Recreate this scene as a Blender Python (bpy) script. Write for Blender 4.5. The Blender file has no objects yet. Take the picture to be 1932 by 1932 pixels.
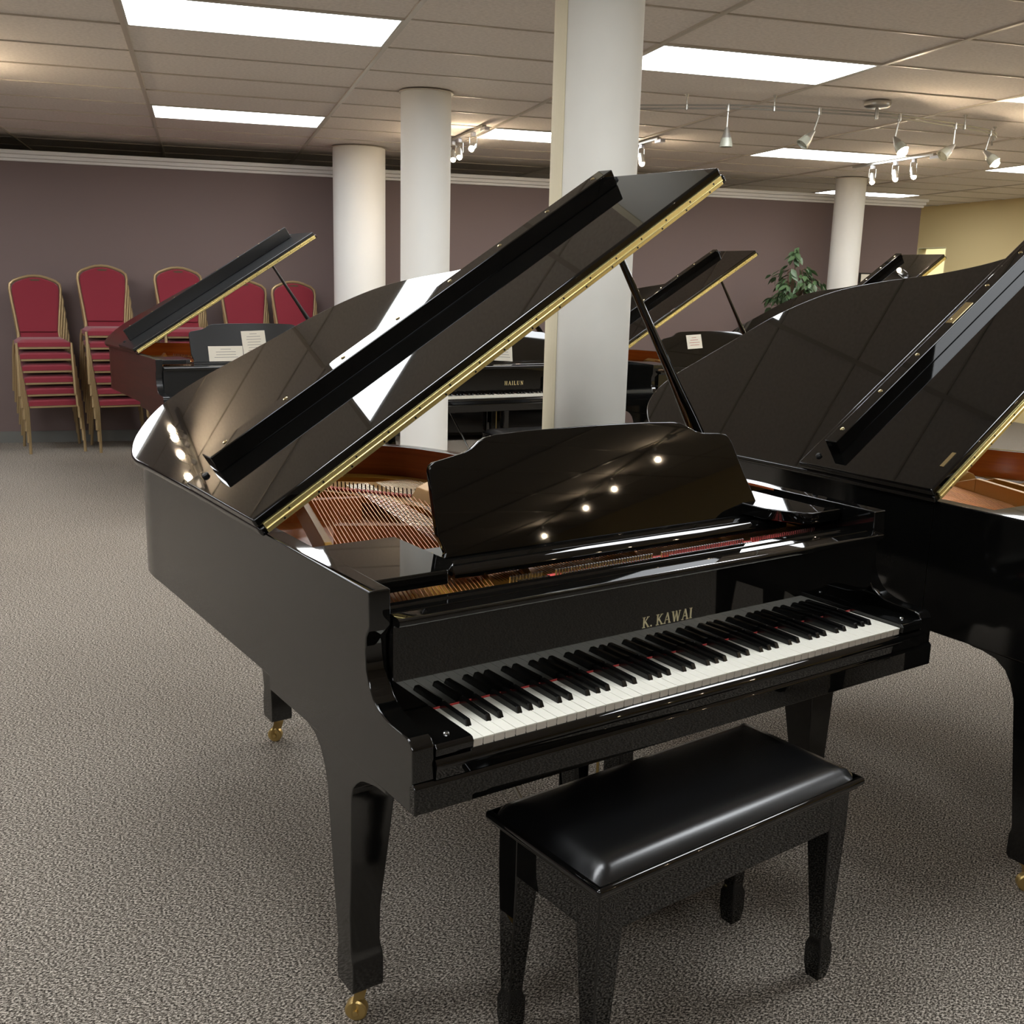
import bpy, bmesh, math, random
from mathutils import Vector, Matrix
random.seed(7)
S = bpy.context.scene
COL = S.collection
PI = math.pi
R = math.radians

# ------------------------------------------------------------------ camera, world, exposure
PHI = 0.3117            # room grid turned against the piano axes
HC = 2.628              # ceiling height
U0, V0, TS = -0.7363, 3.8414, 0.6098   # ceiling grid origin and 2 ft module

def room(u, v, z=0.0):
    return Vector((u*math.cos(PHI)+v*math.sin(PHI), -u*math.sin(PHI)+v*math.cos(PHI), z))

def make_camera():
    f, yaw, pit, rol = 1967.64, 0.6001, 0.2176, 0.0254
    loc = Vector((-0.9246, -1.4572, 1.5148))
    fw = Vector((math.sin(yaw)*math.cos(pit), math.cos(yaw)*math.cos(pit), -math.sin(pit)))
    rt = Vector((math.cos(yaw), -math.sin(yaw), 0))
    up = rt.cross(fw)
    r2 = rt*math.cos(rol)+up*math.sin(rol)
    u2 = -rt*math.sin(rol)+up*math.cos(rol)
    cd = bpy.data.cameras.new('camera')
    cd.sensor_fit = 'HORIZONTAL'; cd.sensor_width = 36.0
    cd.lens = f/1932.0*36.0
    cd.clip_start = 0.05; cd.clip_end = 100
    co = bpy.data.objects.new('camera', cd); COL.objects.link(co)
    m = Matrix(((r2.x, u2.x, -fw.x), (r2.y, u2.y, -fw.y), (r2.z, u2.z, -fw.z)))
    co.matrix_world = Matrix.Translation(loc) @ m.to_4x4()
    S.camera = co
make_camera()

w = bpy.data.worlds.new('world'); S.world = w; w.use_nodes = True
w.node_tree.nodes['Background'].inputs[0].default_value = (0.9, 0.95, 1.0, 1)
w.node_tree.nodes['Background'].inputs[1].default_value = 0.05
S.view_settings.view_transform = 'Standard'
S.view_settings.look = 'None'
S.view_settings.exposure = 0.30
S.view_settings.gamma = 1.0
S.view_settings.use_curve_mapping = False

PANEL_STRENGTH = 13.0     # ceiling troffers
BULB_STRENGTH = 420.0    # small halogen reflectors

# ------------------------------------------------------------------ materials
def lin(c):
    return tuple(((x/12.92) if x <= 0.04045 else ((x+0.055)/1.055)**2.4) for x in c)+(1,)

def mat(name, col, rough=0.5, metal=0.0, coat=0.0, emis=0.0, spec=None, noise=None, bump=None, coat_rough=0.03, sheen=0, wood=None, ior=None):
    m = bpy.data.materials.new(name); m.use_nodes = True
    nt = m.node_tree; b = nt.nodes['Principled BSDF']
    c = lin(col)
    b.inputs['Base Color'].default_value = c
    b.inputs['Roughness'].default_value = rough
    b.inputs['Metallic'].default_value = metal
    b.inputs['Coat Weight'].default_value = coat
    b.inputs['Coat Roughness'].default_value = coat_rough
    if ior: b.inputs['IOR'].default_value = ior
    if spec is not None: b.inputs['Specular IOR Level'].default_value = spec
    if emis:
        b.inputs['Emission Color'].default_value = c
        b.inputs['Emission Strength'].default_value = emis
    if sheen: b.inputs['Sheen Weight'].default_value = sheen
    tc = nt.nodes.new('ShaderNodeTexCoord')
    if noise:    # (scale, colour2, contrast, detail)
        sc, c2, lo, hi = noise
        n = nt.nodes.new('ShaderNodeTexNoise'); n.inputs['Scale'].default_value = sc; n.inputs['Detail'].default_value = 4
        nt.links.new(tc.outputs['Object'], n.inputs['Vector'])
        r = nt.nodes.new('ShaderNodeValToRGB'); r.color_ramp.elements[0].position = lo; r.color_ramp.elements[1].position = hi
        r.color_ramp.elements[0].color = c; r.color_ramp.elements[1].color = lin(c2)
        nt.links.new(n.outputs['Fac'], r.inputs['Fac']); nt.links.new(r.outputs['Color'], b.inputs['Base Color'])
    if wood:     # (scale vector, colour2)
        mp = nt.nodes.new('ShaderNodeMapping'); mp.inputs['Scale'].default_value = wood[0]
        n = nt.nodes.new('ShaderNodeTexNoise'); n.inputs['Scale'].default_value = 1.0; n.inputs['Detail'].default_value = 6
        n.inputs['Distortion'].default_value = 0.6
        r = nt.nodes.new('ShaderNodeValToRGB'); r.color_ramp.elements[0].position = 0.35; r.color_ramp.elements[1].position = 0.68
        r.color_ramp.elements[0].color = c; r.color_ramp.elements[1].color = lin(wood[1])
        nt.links.new(tc.outputs['Object'], mp.inputs['Vector']); nt.links.new(mp.outputs['Vector'], n.inputs['Vector'])
        nt.links.new(n.outputs['Fac'], r.inputs['Fac']); nt.links.new(r.outputs['Color'], b.inputs['Base Color'])
    if bump:     # (scale, strength, distance)
        n = nt.nodes.new('ShaderNodeTexNoise'); n.inputs['Scale'].default_value = bump[0]; n.inputs['Detail'].default_value = 3
        bp = nt.nodes.new('ShaderNodeBump'); bp.inputs['Strength'].default_value = bump[1]; bp.inputs['Distance'].default_value = bump[2]
        nt.links.new(tc.outputs['Object'], n.inputs['Vector']); nt.links.new(n.outputs['Fac'], bp.inputs['Height'])
        nt.links.new(bp.outputs['Normal'], b.inputs['Normal'])
    return m

M = {}
M['lacquer'] = mat('black_lacquer', (0.025, 0.025, 0.023), 0.022, spec=0.5, ior=1.62)
M['lacquer_side'] = mat('black_lacquer_side', (0.03, 0.03, 0.027), 0.09, spec=0.5, ior=1.8, bump=(260, 0.04, 0.0004))
M['satin_black'] = mat('satin_ebony', (0.10, 0.105, 0.11), 0.28, spec=0.5)
M['mahogany'] = mat('mahogany_case', (0.17, 0.075, 0.065), 0.30, wood=((3, 3, 40), (0.26, 0.12, 0.10)))
M['wood_in'] = mat('inner_rim_veneer', (0.70, 0.34, 0.10), 0.30, coat=0.3, coat_rough=0.15, wood=((2, 2, 45), (0.80, 0.44, 0.16)))
M['wood_dark'] = mat('inner_rim_veneer_dark', (0.50, 0.22, 0.08), 0.3, coat=0.3, coat_rough=0.15, wood=((2, 2, 45), (0.60, 0.29, 0.12)))
M['soundboard'] = mat('spruce_soundboard', (0.74, 0.44, 0.20), 0.4, coat=0.3, coat_rough=0.2, wood=((30, 2, 2), (0.82, 0.53, 0.27)))
M['plate'] = mat('bronze_iron_plate', (0.68, 0.50, 0.19), 0.36, metal=0.35, bump=(200, 0.1, 0.0005))
M['brass'] = mat('polished_brass', (0.97, 0.90, 0.62), 0.27, metal=0.8, bump=(14, 0.15, 0.002))
M['brass_old'] = mat('tarnished_brass', (0.80, 0.69, 0.45), 0.32, metal=0.85)
M['brass_button'] = mat('brass_button', (0.93, 0.86, 0.66), 0.25, metal=1.0)
M['copper'] = mat('copper_string', (0.90, 0.64, 0.42), 0.34, metal=0.75)
M['steel'] = mat('steel', (0.75, 0.75, 0.74), 0.22, metal=1.0)
M['nickel'] = mat('brushed_nickel', (0.74, 0.73, 0.70), 0.30, metal=0.85)
M['felt'] = mat('red_felt', (0.78, 0.16, 0.12), 0.9, sheen=0.3)
M['felt_dark'] = mat('dark_red_felt', (0.55, 0.10, 0.09), 0.9)
M['ivory'] = mat('white_key', (0.90, 0.89, 0.84), 0.25, spec=0.5)
M['ivory_front'] = mat('white_key_front', (0.83, 0.80, 0.75), 0.4)
M['ebony'] = mat('black_key', (0.035, 0.035, 0.035), 0.22)
M['letter'] = mat('brass_lettering', (0.84, 0.80, 0.66), 0.35, metal=0.5)
M['gold_letter'] = mat('gold_lettering', (0.95, 0.88, 0.66), 0.3, metal=0.6)
M['leather'] = mat('black_leather', (0.030, 0.031, 0.034), 0.26, spec=0.55, bump=(350, 0.12, 0.0006))
M['rubber'] = mat('black_rubber', (0.04, 0.04, 0.04), 0.5)
M['damper'] = mat('damper_felt', (0.62, 0.55, 0.46), 0.8)
M['ceiling_tile'] = mat('ceiling_tile', (0.93, 0.90, 0.87), 0.95, noise=(55, (0.87, 0.84, 0.81), 0.35, 0.7), bump=(160, 0.35, 0.002))
M['grid'] = mat('ceiling_grid_metal', (0.78, 0.75, 0.70), 0.4)
M['diffuser'] = mat('lit_diffuser', (0.97, 0.985, 1.0), 0.5, emis=PANEL_STRENGTH)
M['troffer'] = mat('troffer_frame', (0.8, 0.79, 0.75), 0.5)
M['bulb'] = mat('halogen_bulb', (1.0, 0.90, 0.76), 0.3, emis=BULB_STRENGTH)
M['wall_brown'] = mat('wall_brown_paint', (0.44, 0.375, 0.36), 0.75, bump=(220, 0.08, 0.001))
M['wall_yellow'] = mat('wall_yellow_paint', (0.93, 0.84, 0.62), 0.8, bump=(220, 0.08, 0.001))
M['wall_cream'] = mat('wall_cream_paint', (0.98, 0.94, 0.78), 0.8)
M['wall_other'] = mat('wall_plain_paint', (0.90, 0.875, 0.83), 0.85)
M['crown'] = mat('white_trim', (0.88, 0.87, 0.85), 0.45)
M['baseboard'] = mat('grey_vinyl_base', (0.42, 0.42, 0.40), 0.5)
M['pillar'] = mat('pillar_white_cloth', (0.96, 0.95, 0.91), 0.75, noise=(2.2, (0.92, 0.905, 0.86), 0.3, 0.75), bump=(5, 0.25, 0.01))
M['pillar_paint'] = mat('pillar_white_paint', (0.92, 0.915, 0.89), 0.7, bump=(4, 0.15, 0.01))
M['seam'] = mat('pillar_seam_cloth', (0.91, 0.87, 0.75), 0.8, bump=(30, 0.3, 0.004))
M['chair_fabric'] = mat('burgundy_fabric', (0.49, 0.115, 0.175), 0.9, sheen=0.2, bump=(300, 0.2, 0.001))
M['chair_frame'] = mat('gold_vein_frame', (0.66, 0.57, 0.42), 0.40, metal=0.55)
M['paper'] = mat('paper', (0.93, 0.91, 0.85), 0.8)
M['ink'] = mat('ink', (0.55, 0.53, 0.52), 0.8)
M['red_ink'] = mat('red_ink', (0.72, 0.30, 0.25), 0.8)
M['leaf'] = mat('ficus_leaf', (0.22, 0.32, 0.20), 0.45, noise=(3, (0.40, 0.50, 0.34), 0.35, 0.7))
M['bark'] = mat('bark', (0.33, 0.26, 0.19), 0.9)
M['pot'] = mat('dark_pot', (0.12, 0.10, 0.09), 0.4)
M['black_plastic'] = mat('black_plastic', (0.05, 0.05, 0.05), 0.4)
M['white_plastic'] = mat('white_plastic', (0.8, 0.8, 0.82), 0.35)
M['vent'] = mat('grey_vent', (0.48, 0.45, 0.41), 0.6)
M['glass_frost'] = mat('frosted_glass', (0.60, 0.60, 0.54), 0.3, spec=0.5)

def carpet_material():
    m = bpy.data.materials.new('carpet_loop'); m.use_nodes = True
    nt = m.node_tree; b = nt.nodes['Principled BSDF']; b.inputs['Roughness'].default_value = 0.97
    b.inputs['Specular IOR Level'].default_value = 0.1
    tc = nt.nodes.new('ShaderNodeTexCoord')
    mp = nt.nodes.new('ShaderNodeMapping'); mp.inputs['Rotation'].default_value = (0, 0, 0.9); mp.inputs['Scale'].default_value = (1, 1.6, 1)
    nt.links.new(tc.outputs['Object'], mp.inputs['Vector'])
    n1 = nt.nodes.new('ShaderNodeTexNoise'); n1.inputs['Scale'].default_value = 150; n1.inputs['Detail'].default_value = 3; n1.inputs['Roughness'].default_value = 0.7
    n2 = nt.nodes.new('ShaderNodeTexNoise'); n2.inputs['Scale'].default_value = 2.0; n2.inputs['Detail'].default_value = 2
    nt.links.new(mp.outputs['Vector'], n1.inputs['Vector']); nt.links.new(tc.outputs['Object'], n2.inputs['Vector'])
    r = nt.nodes.new('ShaderNodeValToRGB'); e = r.color_ramp.elements
    e[0].position = 0.38; e[0].color = lin((0.14, 0.128, 0.115)); e[1].position = 0.62; e[1].color = lin((0.84, 0.80, 0.745))
    k = e.new(0.5); k.color = lin((0.45, 0.42, 0.382))
    nt.links.new(n1.outputs['Fac'], r.inputs['Fac'])
    mx = nt.nodes.new('ShaderNodeMix'); mx.data_type = 'RGBA'; mx.blend_type = 'MULTIPLY'
    r2 = nt.nodes.new('ShaderNodeValToRGB'); r2.color_ramp.elements[0].color = (0.88, 0.88, 0.88, 1); r2.color_ramp.elements[1].color = (1, 1, 1, 1)
    nt.links.new(n2.outputs['Fac'], r2.inputs['Fac'])
    mx.inputs[0].default_value = 1.0
    nt.links.new(r.outputs['Color'], mx.inputs[6]); nt.links.new(r2.outputs['Color'], mx.inputs[7])
    nt.links.new(mx.outputs[2], b.inputs['Base Color'])
    bp = nt.nodes.new('ShaderNodeBump'); bp.inputs['Strength'].default_value = 0.4; bp.inputs['Distance'].default_value = 0.004
    nt.links.new(n1.outputs['Fac'], bp.inputs['Height']); nt.links.new(bp.outputs['Normal'], b.inputs['Normal'])
    return m
M['carpet'] = carpet_material()

# ------------------------------------------------------------------ mesh helpers
class MB:
    def __init__(s): s.v = []; s.f = []; s.mi = []
    def add(s, vs, fs, mi=0):
        o = len(s.v); s.v += [tuple(p) for p in vs]; s.f += [tuple(i+o for i in f) for f in fs]; s.mi += [mi]*len(fs)
        return s
    def box(s, x0, x1, y0, y1, z0, z1, mi=0):
        return s.add([(x0, y0, z0), (x1, y0, z0), (x1, y1, z0), (x0, y1, z0), (x0, y0, z1), (x1, y0, z1), (x1, y1, z1), (x0, y1, z1)],
                     [(0, 3, 2, 1), (4, 5, 6, 7), (0, 1, 5, 4), (1, 2, 6, 5), (2, 3, 7, 6), (3, 0, 4, 7)], mi)
    def prism(s, poly, a, b, axis='x', mi=0):
        """poly: 2D points in the two remaining axes (x:(y,z)  y:(x,z)  z:(x,y)), extruded a..b"""
        n = len(poly)
        def P(p, t):
            return (t, p[0], p[1]) if axis == 'x' else ((p[0], t, p[1]) if axis == 'y' else (p[0], p[1], t))
        vs = [P(p, a) for p in poly]+[P(p, b) for p in poly]
        fs = [tuple(range(n)), tuple(range(2*n-1, n-1, -1))]
        fs += [(i, (i+1) % n+0, (i+1) % n+n, i+n)[::-1] for i in range(n)]
        return s.add(vs, fs, mi)
    def tube(s, pts, r, n=8, mi=0, caps=True):
        pts = [Vector(p) for p in pts]; rs = r if isinstance(r, (list, tuple)) else [r]*len(pts)
        o = []; prev = None
        for i, p in enumerate(pts):
            t = (pts[min(i+1, len(pts)-1)]-pts[max(i-1, 0)]).normalized()
            if prev is None:
                a = t.cross(Vector((0, 0, 1)));
                if a.length < 1e-3: a = t.cross(Vector((1, 0, 0)))
            else: a = prev-t*prev.dot(t)
            a.normalize(); prev = a; b = t.cross(a)
            o += [p+(a*math.cos(2*PI*k/n)+b*math.sin(2*PI*k/n))*rs[i] for k in range(n)]
        fs = []
        for i in range(len(pts)-1):
            for k in range(n):
                k2 = (k+1) % n
                fs.append((i*n+k, i*n+k2, (i+1)*n+k2, (i+1)*n+k))
        if caps:
            fs.append(tuple(range(n))[::-1]); fs.append(tuple((len(pts)-1)*n+k for k in range(n)))
        return s.add(o, fs, mi)
    def lathe(s, prof, c=(0, 0, 0), axis=(0, 0, 1), n=20, mi=0):
        """prof: (radius, distance along the axis)"""
        ax = Vector(axis).normalized(); a = ax.cross(Vector((0, 0, 1)))
        if a.length < 1e-3: a = Vector((1, 0, 0))
        a.normalize(); b = ax.cross(a); c = Vector(c); o = []; fs = []
        for r_, h in prof:
            o += [c+ax*h+(a*math.cos(2*PI*k/n)+b*math.sin(2*PI*k/n))*r_ for k in range(n)]
        for i in range(len(prof)-1):
            for k in range(n):
                k2 = (k+1) % n; fs.append((i*n+k, i*n+k2, (i+1)*n+k2, (i+1)*n+k))
        fs.append(tuple(range(n))[::-1]); fs.append(tuple((len(prof)-1)*n+k for k in range(n)))
        return s.add(o, fs, mi)
    def quad(s, pts, mi=0): return s.add(pts, [tuple(range(len(pts)))], mi)
    def mesh(s, name, mats, smooth=False):
        me = bpy.data.meshes.new(name); me.from_pydata(s.v, [], s.f)
        for m in (mats if isinstance(mats, (list, tuple)) else [mats]): me.materials.append(m)
        me.polygons.foreach_set('material_index', s.mi)
        bm = bmesh.new(); bm.from_mesh(me); bmesh.ops.recalc_face_normals(bm, faces=bm.faces); bm.to_mesh(me); bm.free()
        if smooth:
            me.polygons.foreach_set('use_smooth', [True]*len(me.polygons))
            try: me.set_sharp_from_angle(angle=R(38))
            except Exception: pass
        me.update(); return me
    def build(s, name, mats, parent=None, smooth=False, bevel=0, seg=2, kind=None, label=None, mod_sub=0, wn=False):
        me = s.mesh(name, mats, smooth and not bevel); 
        if bevel: me.polygons.foreach_set('use_smooth', [True]*len(me.polygons))
        o = bpy.data.objects.new(name, me); COL.objects.link(o)
        if parent: o.parent = parent
        if bevel:
            b = o.modifiers.new('bevel', 'BEVEL'); b.width = bevel; b.segments = seg; b.limit_method = 'ANGLE'; b.angle_limit = R(35)
            b.harden_normals = False
        if bevel or wn:
            q = o.modifiers.new('normals', 'WEIGHTED_NORMAL'); q.mode = 'FACE_AREA'; q.weight = 90; q.keep_sharp = True
        if mod_sub:
            b = o.modifiers.new('sub', 'SUBSURF'); b.levels = mod_sub; b.render_levels = mod_sub
        if kind: o['kind'] = kind
        if label: o['label'] = label
        return o

def place(name, me, parent=None, loc=(0, 0, 0), rot=(0, 0, 0), scale=None):
    o = bpy.data.objects.new(name, me); COL.objects.link(o)
    if parent: o.parent = parent
    o.location = loc; o.rotation_euler = rot
    if scale: o.scale = scale
    return o

def tag(o, label, cat, group=None):
    o['label'] = label; o['category'] = cat
    if group: o['group'] = group
    return o

def empty(name, loc, rz=0, label=None, cat=None, group=None):
    o = bpy.data.objects.new(name, None); COL.objects.link(o); o.location = loc; o.rotation_euler = (0, 0, rz)
    o.empty_display_size = 0.1
    if label: tag(o, label, cat, group)
    return o

def struct(o): o['kind'] = 'structure'; return o

def spline(pts, n=8, closed=False):
    out = []; L = len(pts); rng = range(L) if closed else range(L-1)
    for i in rng:
        if closed: p = [pts[(i+k-1) % L] for k in range(4)]
        else: p = [pts[max(0, min(L-1, i+k-1))] for k in range(4)]
        for j in range(n):
            t = j/n
            out.append(tuple(0.5*((2*p[1][a])+(-p[0][a]+p[2][a])*t+(2*p[0][a]-5*p[1][a]+4*p[2][a]-p[3][a])*t*t+(-p[0][a]+3*p[1][a]-3*p[2][a]+p[3][a])*t**3) for a in range(len(p[0]))))
    if not closed: out.append(tuple(pts[-1]))
    return out

def copy_tree(o, parent=None):
    kids = list(o.children)
    c = o.copy(); COL.objects.link(c)
    if parent: c.parent = parent
    for k in kids: copy_tree(k, c)
    return c

# ------------------------------------------------------------------ letters (stroked serif capitals, unit height)
def letters(text, h, thin=0.07, thick=0.17, space=0.22, slant=0.0):
    """returns list of polygons (x, z) and the total width"""
    polys = []; x = 0.0
    def bar(p, q, wd):
        d = Vector((q[0]-p[0], q[1]-p[1])); n = Vector((-d.y, d.x)).normalized()*wd/2
        polys.append([(x+p[0]-n.x, p[1]-n.y), (x+q[0]-n.x, q[1]-n.y), (x+q[0]+n.x, q[1]+n.y), (x+p[0]+n.x, p[1]+n.y)])
    def ser(cx, z, wd=0.34):
        t = 0.05
        polys.append([(x+cx-wd/2, z-t/2+(0.025 if z < .5 else -.025)), (x+cx+wd/2, z-t/2+(0.025 if z < .5 else -.025)), (x+cx+wd/2, z+t/2+(0.025 if z < .5 else -.025)), (x+cx-wd/2, z+t/2+(0.025 if z < .5 else -.025))])
    for ch in text:
        wch = {'K': .80, 'A': .78, 'W': 1.10, 'I': .30, '.': .20, 'H': .82, 'L': .62, 'U': .80, 'N': .85, ' ': .15}[ch]
        if ch == 'K':
            bar((.17, 0), (.17, 1), thick); bar((.2, .42), (.66, .97), thin); bar((.32, .56), (.70, .03), thick); ser(.17, 0); ser(.17, 1); ser(.66, 1, .28); ser(.70, 0, .28)
        if ch == 'A':
            bar((.08, 0), (.38, 1), thin); bar((.38, 1), (.68, 0), thick); bar((.2, .34), (.58, .34), thin); ser(.08, 0, .24); ser(.68, 0, .3)
        if ch == 'W':
            bar((.12, 1), (.34, 0), thick); bar((.34, 0), (.56, .95), thin); bar((.54, 1), (.76, 0), thick); bar((.76, 0), (.98, 1), thin); ser(.12, 1, .28); ser(.98, 1, .24)
        if ch == 'I': bar((.15, 0), (.15, 1), thick); ser(.15, 0, .32); ser(.15, 1, .32)
        if ch == '.': bar((.08, .0), (.08, .14), .15)
        if ch == 'H':
            bar((.17, 0), (.17, 1), thick); bar((.65, 0), (.65, 1), thick); bar((.17, .5), (.65, .5), thin); [ser(a, b, .3) for a in (.17, .65) for b in (0, 1)]
        if ch == 'L': bar((.17, 0), (.17, 1), thick); bar((.17, .03), (.6, .03), thin); bar((.58, 0), (.58, .25), thin); ser(.17, 1); ser(.17, 0)
        if ch == 'U': bar((.17, .2), (.17, 1), thick); bar((.63, .2), (.63, 1), thin); bar((.17, .22), (.30, .03), thick); bar((.3, .04), (.52, .04), thin*1.4); bar((.52, .04), (.63, .22), thin); ser(.17, 1); ser(.63, 1, .28)
        if ch == 'N': bar((.17, 0), (.17, 1), thin); bar((.17, .98), (.67, .02), thick); bar((.67, 0), (.67, 1), thin); ser(.17, 0, .28); ser(.14, 1, .26); ser(.67, 1, .28)
        x += wch+space
    return [[(px*h+slant*pz*h, pz*h) for px, pz in P] for P in polys], (x-space)*h

def lettering(text, cx, y, z, h, parent, m, **k):
    polys, wd = letters(text, h, **k); b = MB()
    for i, P in enumerate(polys):
        b.prism([(cx-wd/2+px, z+pz) for px, pz in P], y-0.0012-0.00003*i, y+0.0005, 'y')
    return b.build('lettering', m, parent)

# ------------------------------------------------------------------ room
def rbox(b, u0, u1, v0, v1, z0, z1, mi=0):
    c = [room(u0, v0), room(u1, v0), room(u1, v1), room(u0, v1)]
    return b.add([(p.x, p.y, z0) for p in c]+[(p.x, p.y, z1) for p in c],
                 [(0, 3, 2, 1), (4, 5, 6, 7), (0, 1, 5, 4), (1, 2, 6, 5), (2, 3, 7, 6), (3, 0, 4, 7)], mi)

UL, UR, VN, VP, VF = -6.2, 8.97, -8.0, 8.42, 11.6
struct(rbox(MB(), UL-.1, UR+1.6, VN-.1, VF+.1, -0.06, 0.0).build('floor', M['carpet']))
struct(rbox(MB(), UL-.12, UL, VN, VF, 0, HC+.05).build('wall_left', M['wall_brown']))
struct(rbox(MB(), UL-.12, UR+1.6, VN-.12, VN, 0, HC+.05).build('wall_front', M['wall_other']))
struct(rbox(MB(), UL-.12, UR+1.6, VF, VF+.12, 0, HC+.05).build('wall_far', M['wall_other']))
struct(rbox(MB(), UL, 7.12, VP, VP+.12, 0, 2.47).build('wall_back', M['wall_brown']))
# yellow wall with the doorway opening
DV0, DV1, DZ = 10.30, 10.86, 2.085
wy = MB(); rbox(wy, UR, UR+.12, VN, DV0, 0, HC+.05); rbox(wy, UR, UR+.12, DV1, VF, 0, HC+.05); rbox(wy, UR, UR+.12, DV0, DV1, DZ, HC+.05)
struct(wy.build('wall_right', M['wall_yellow']))
dj = MB(); rbox(dj, UR-.004, UR+.135, DV1, DV1+.012, 0, DZ); rbox(dj, UR-.004, UR+.135, DV0-.012, DV0, 0, DZ); rbox(dj, UR-.004, UR+.135, DV0, DV1, DZ, DZ+.012)
struct(dj.build('door_1', M['wall_cream']))
cr = MB(); rbox(cr, UR+1.2, UR+1.32, 8.2, VF, 0, HC); struct(cr.build('wall_passage', M['wall_cream']))
struct(rbox(MB(), UR+.12, UR+1.3, 8.1, 8.2, 0, HC).build('wall_passage_end', M['wall_cream']))
struct(rbox(MB(), UR+.12, UR+1.3, 11.2, 11.3, 0, HC).build('wall_passage_far', M['wall_cream']))
# crown moulding on the partition: three steps
tr = MB(); 
for z0, z1, d in ((2.405, 2.43, .018), (2.43, 2.462, .034), (2.462, 2.495, .052)): rbox(tr, UL, 7.12+d, VP-d, VP+.14, z0, z1)
struct(tr.build('trim_1', M['crown'], bevel=.006))
struct(rbox(MB(), UL, 7.12, VP-.012, VP, 0, .10).build('baseboard_back', M['baseboard']))

# ------------------------------------------------------------------ suspended ceiling
lights_ij = [(i, j) for i in (-8, -4, 0, 4, 8, 12) for j in (-11, -6, -1, 4)]+[(12, 9)]
lights_ij = [(i, j) for i, j in lights_ij if not (j == -11 and i > 3) and U0+i*TS > UL-.1 and U0+(i+2)*TS < UR+.9 and V0+j*TS > VN]
taken = set(lights_ij) | {(-4, 3)}
ceil = MB(); rbox(ceil, UL, UR+1.4, VN, VF, HC+.14, HC+.18)
ceiling = ceil.build('ceiling', M['wall_other']); struct(ceiling)
i_lo, i_hi = -10, 16; j_lo, j_hi = -20, 13
g = MB()
for i in range(i_lo, i_hi+1, 2):
    u = U0+i*TS
    if UL < u < UR: rbox(g, u-.012, u+.012, VN, VF, HC-.001, HC+.03)
gm = g.build('main_runner', M['grid'], ceiling)
g = MB()
for j in range(j_lo, j_hi+1):
    v = V0+j*TS
    if VN < v < VF: rbox(g, UL, UR, v-.005, v+.005, HC+.0015, HC+.03)
g.build('cross_tee', M['grid'], ceiling)
tile = MB(); rbox(tile, .006, 2*TS-.006, .004, TS-.004, 0, .012)
tile_me = tile.mesh('ceiling_tile', M['ceiling_tile'])
rest = MB()
for i in range(i_lo, i_hi, 2):
    for j in range(j_lo, j_hi):
        if (i, j) in taken: continue
        u, v = U0+i*TS, V0+j*TS
        if u < UL-1.3 or u > UR or v < VN-.4 or v > VF: continue
        if u >= -2.9 and v > -0.3:
            p = room(u, v, HC+.008); o = place('ceiling_tile', tile_me, ceiling, p)
            o.rotation_euler = (random.uniform(-.0015, .0015), random.uniform(-.0015, .0015), 0)
        else:
            rbox(rest, u+.006, u+2*TS-.006, v+.004, v+TS-.004, HC+.008, HC+.02)
rbox(rest, U0-4*TS+.006, U0-2*TS-.006, V0+3*TS+.004, V0+3.62*TS-.004, HC+.008, HC+.02); rbox(rest, U0-4*TS+.006, U0-2*TS-.006, V0+4.62*TS+.004, V0+5*TS-.004, HC+.008, HC+.02)
o = rest.build('ceiling_tiling', M['ceiling_tile'], ceiling); o['kind'] = 'stuff'

names = {(0, -1): 'lit ceiling panel cut by the top edge, left of the big pillar',
         (0, 4): 'lit ceiling panel above the stacked red chairs, second from the left',
         (4, -1): 'lit ceiling panel right of the big pillar top above the curved rail',
         (4, 4): 'lit ceiling panel half hidden behind the big pillar beside a short track',
         (8, 4): 'lit ceiling panel beneath the curved rail left of three lit track spots',
         (12, 4): 'lit ceiling panel cut by the right edge below the curved rail end',
         (8, -1): 'lit ceiling panel corner at the right edge above the curved rail',
         (12, 9): 'lit ceiling panel seen just over the brown partition top by the far right pillar'}
fr_me = None
for i, j in lights_ij:
    if fr_me is None:
        b = MB(); e = .024; L, W_ = 2*TS, TS
        for (a, b_, c, d) in ((.004, L-.004, .003, e), (.004, L-.004, W_-e, W_-.003), (.004, e, e, W_-e), (L-e, L-.004, e, W_-e)): rbox(b, a, b_, c, d, 0, .012)
        rbox(b, .02, L-.02, .015, W_-.015, .05, .07)
        fr_me = b.mesh('panel_frame', M['troffer'])
        d = MB(); rbox(d, e, L-e, e, W_-e, .004, .008); df_me = d.mesh('diffuser', M['diffuser'])
    lab = names.get((i, j))
    t = empty('ceiling_light', room(U0+i*TS, V0+(3.62 if (i, j) == (-4, 4) else j)*TS, HC), 0, lab or 'lit ceiling panel outside the picture, over the showroom floor', 'ceiling light', 'fluorescent ceiling panels')
    if not lab: t['group'] = 'ceiling panels outside the frame'
    place('panel_frame', fr_me, t); place('diffuser', df_me, t)

t = empty('ceiling_light', room(UR+.13, 9.7, HC), 0, 'unseen panel added to brighten the passage beyond the yellow wall doorway', 'ceiling light')  # unseen lamp, added so the passage behind the doorway looks bright
o_ = MB(); rbox(o_, 0, 1.0, 0, .6, -.004, .012); o_.build('panel_frame', M['troffer'], t)
o_ = MB(); rbox(o_, .03, .97, .03, .57, -.008, -.004); o_.build('diffuser', M['diffuser'], t)

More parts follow.
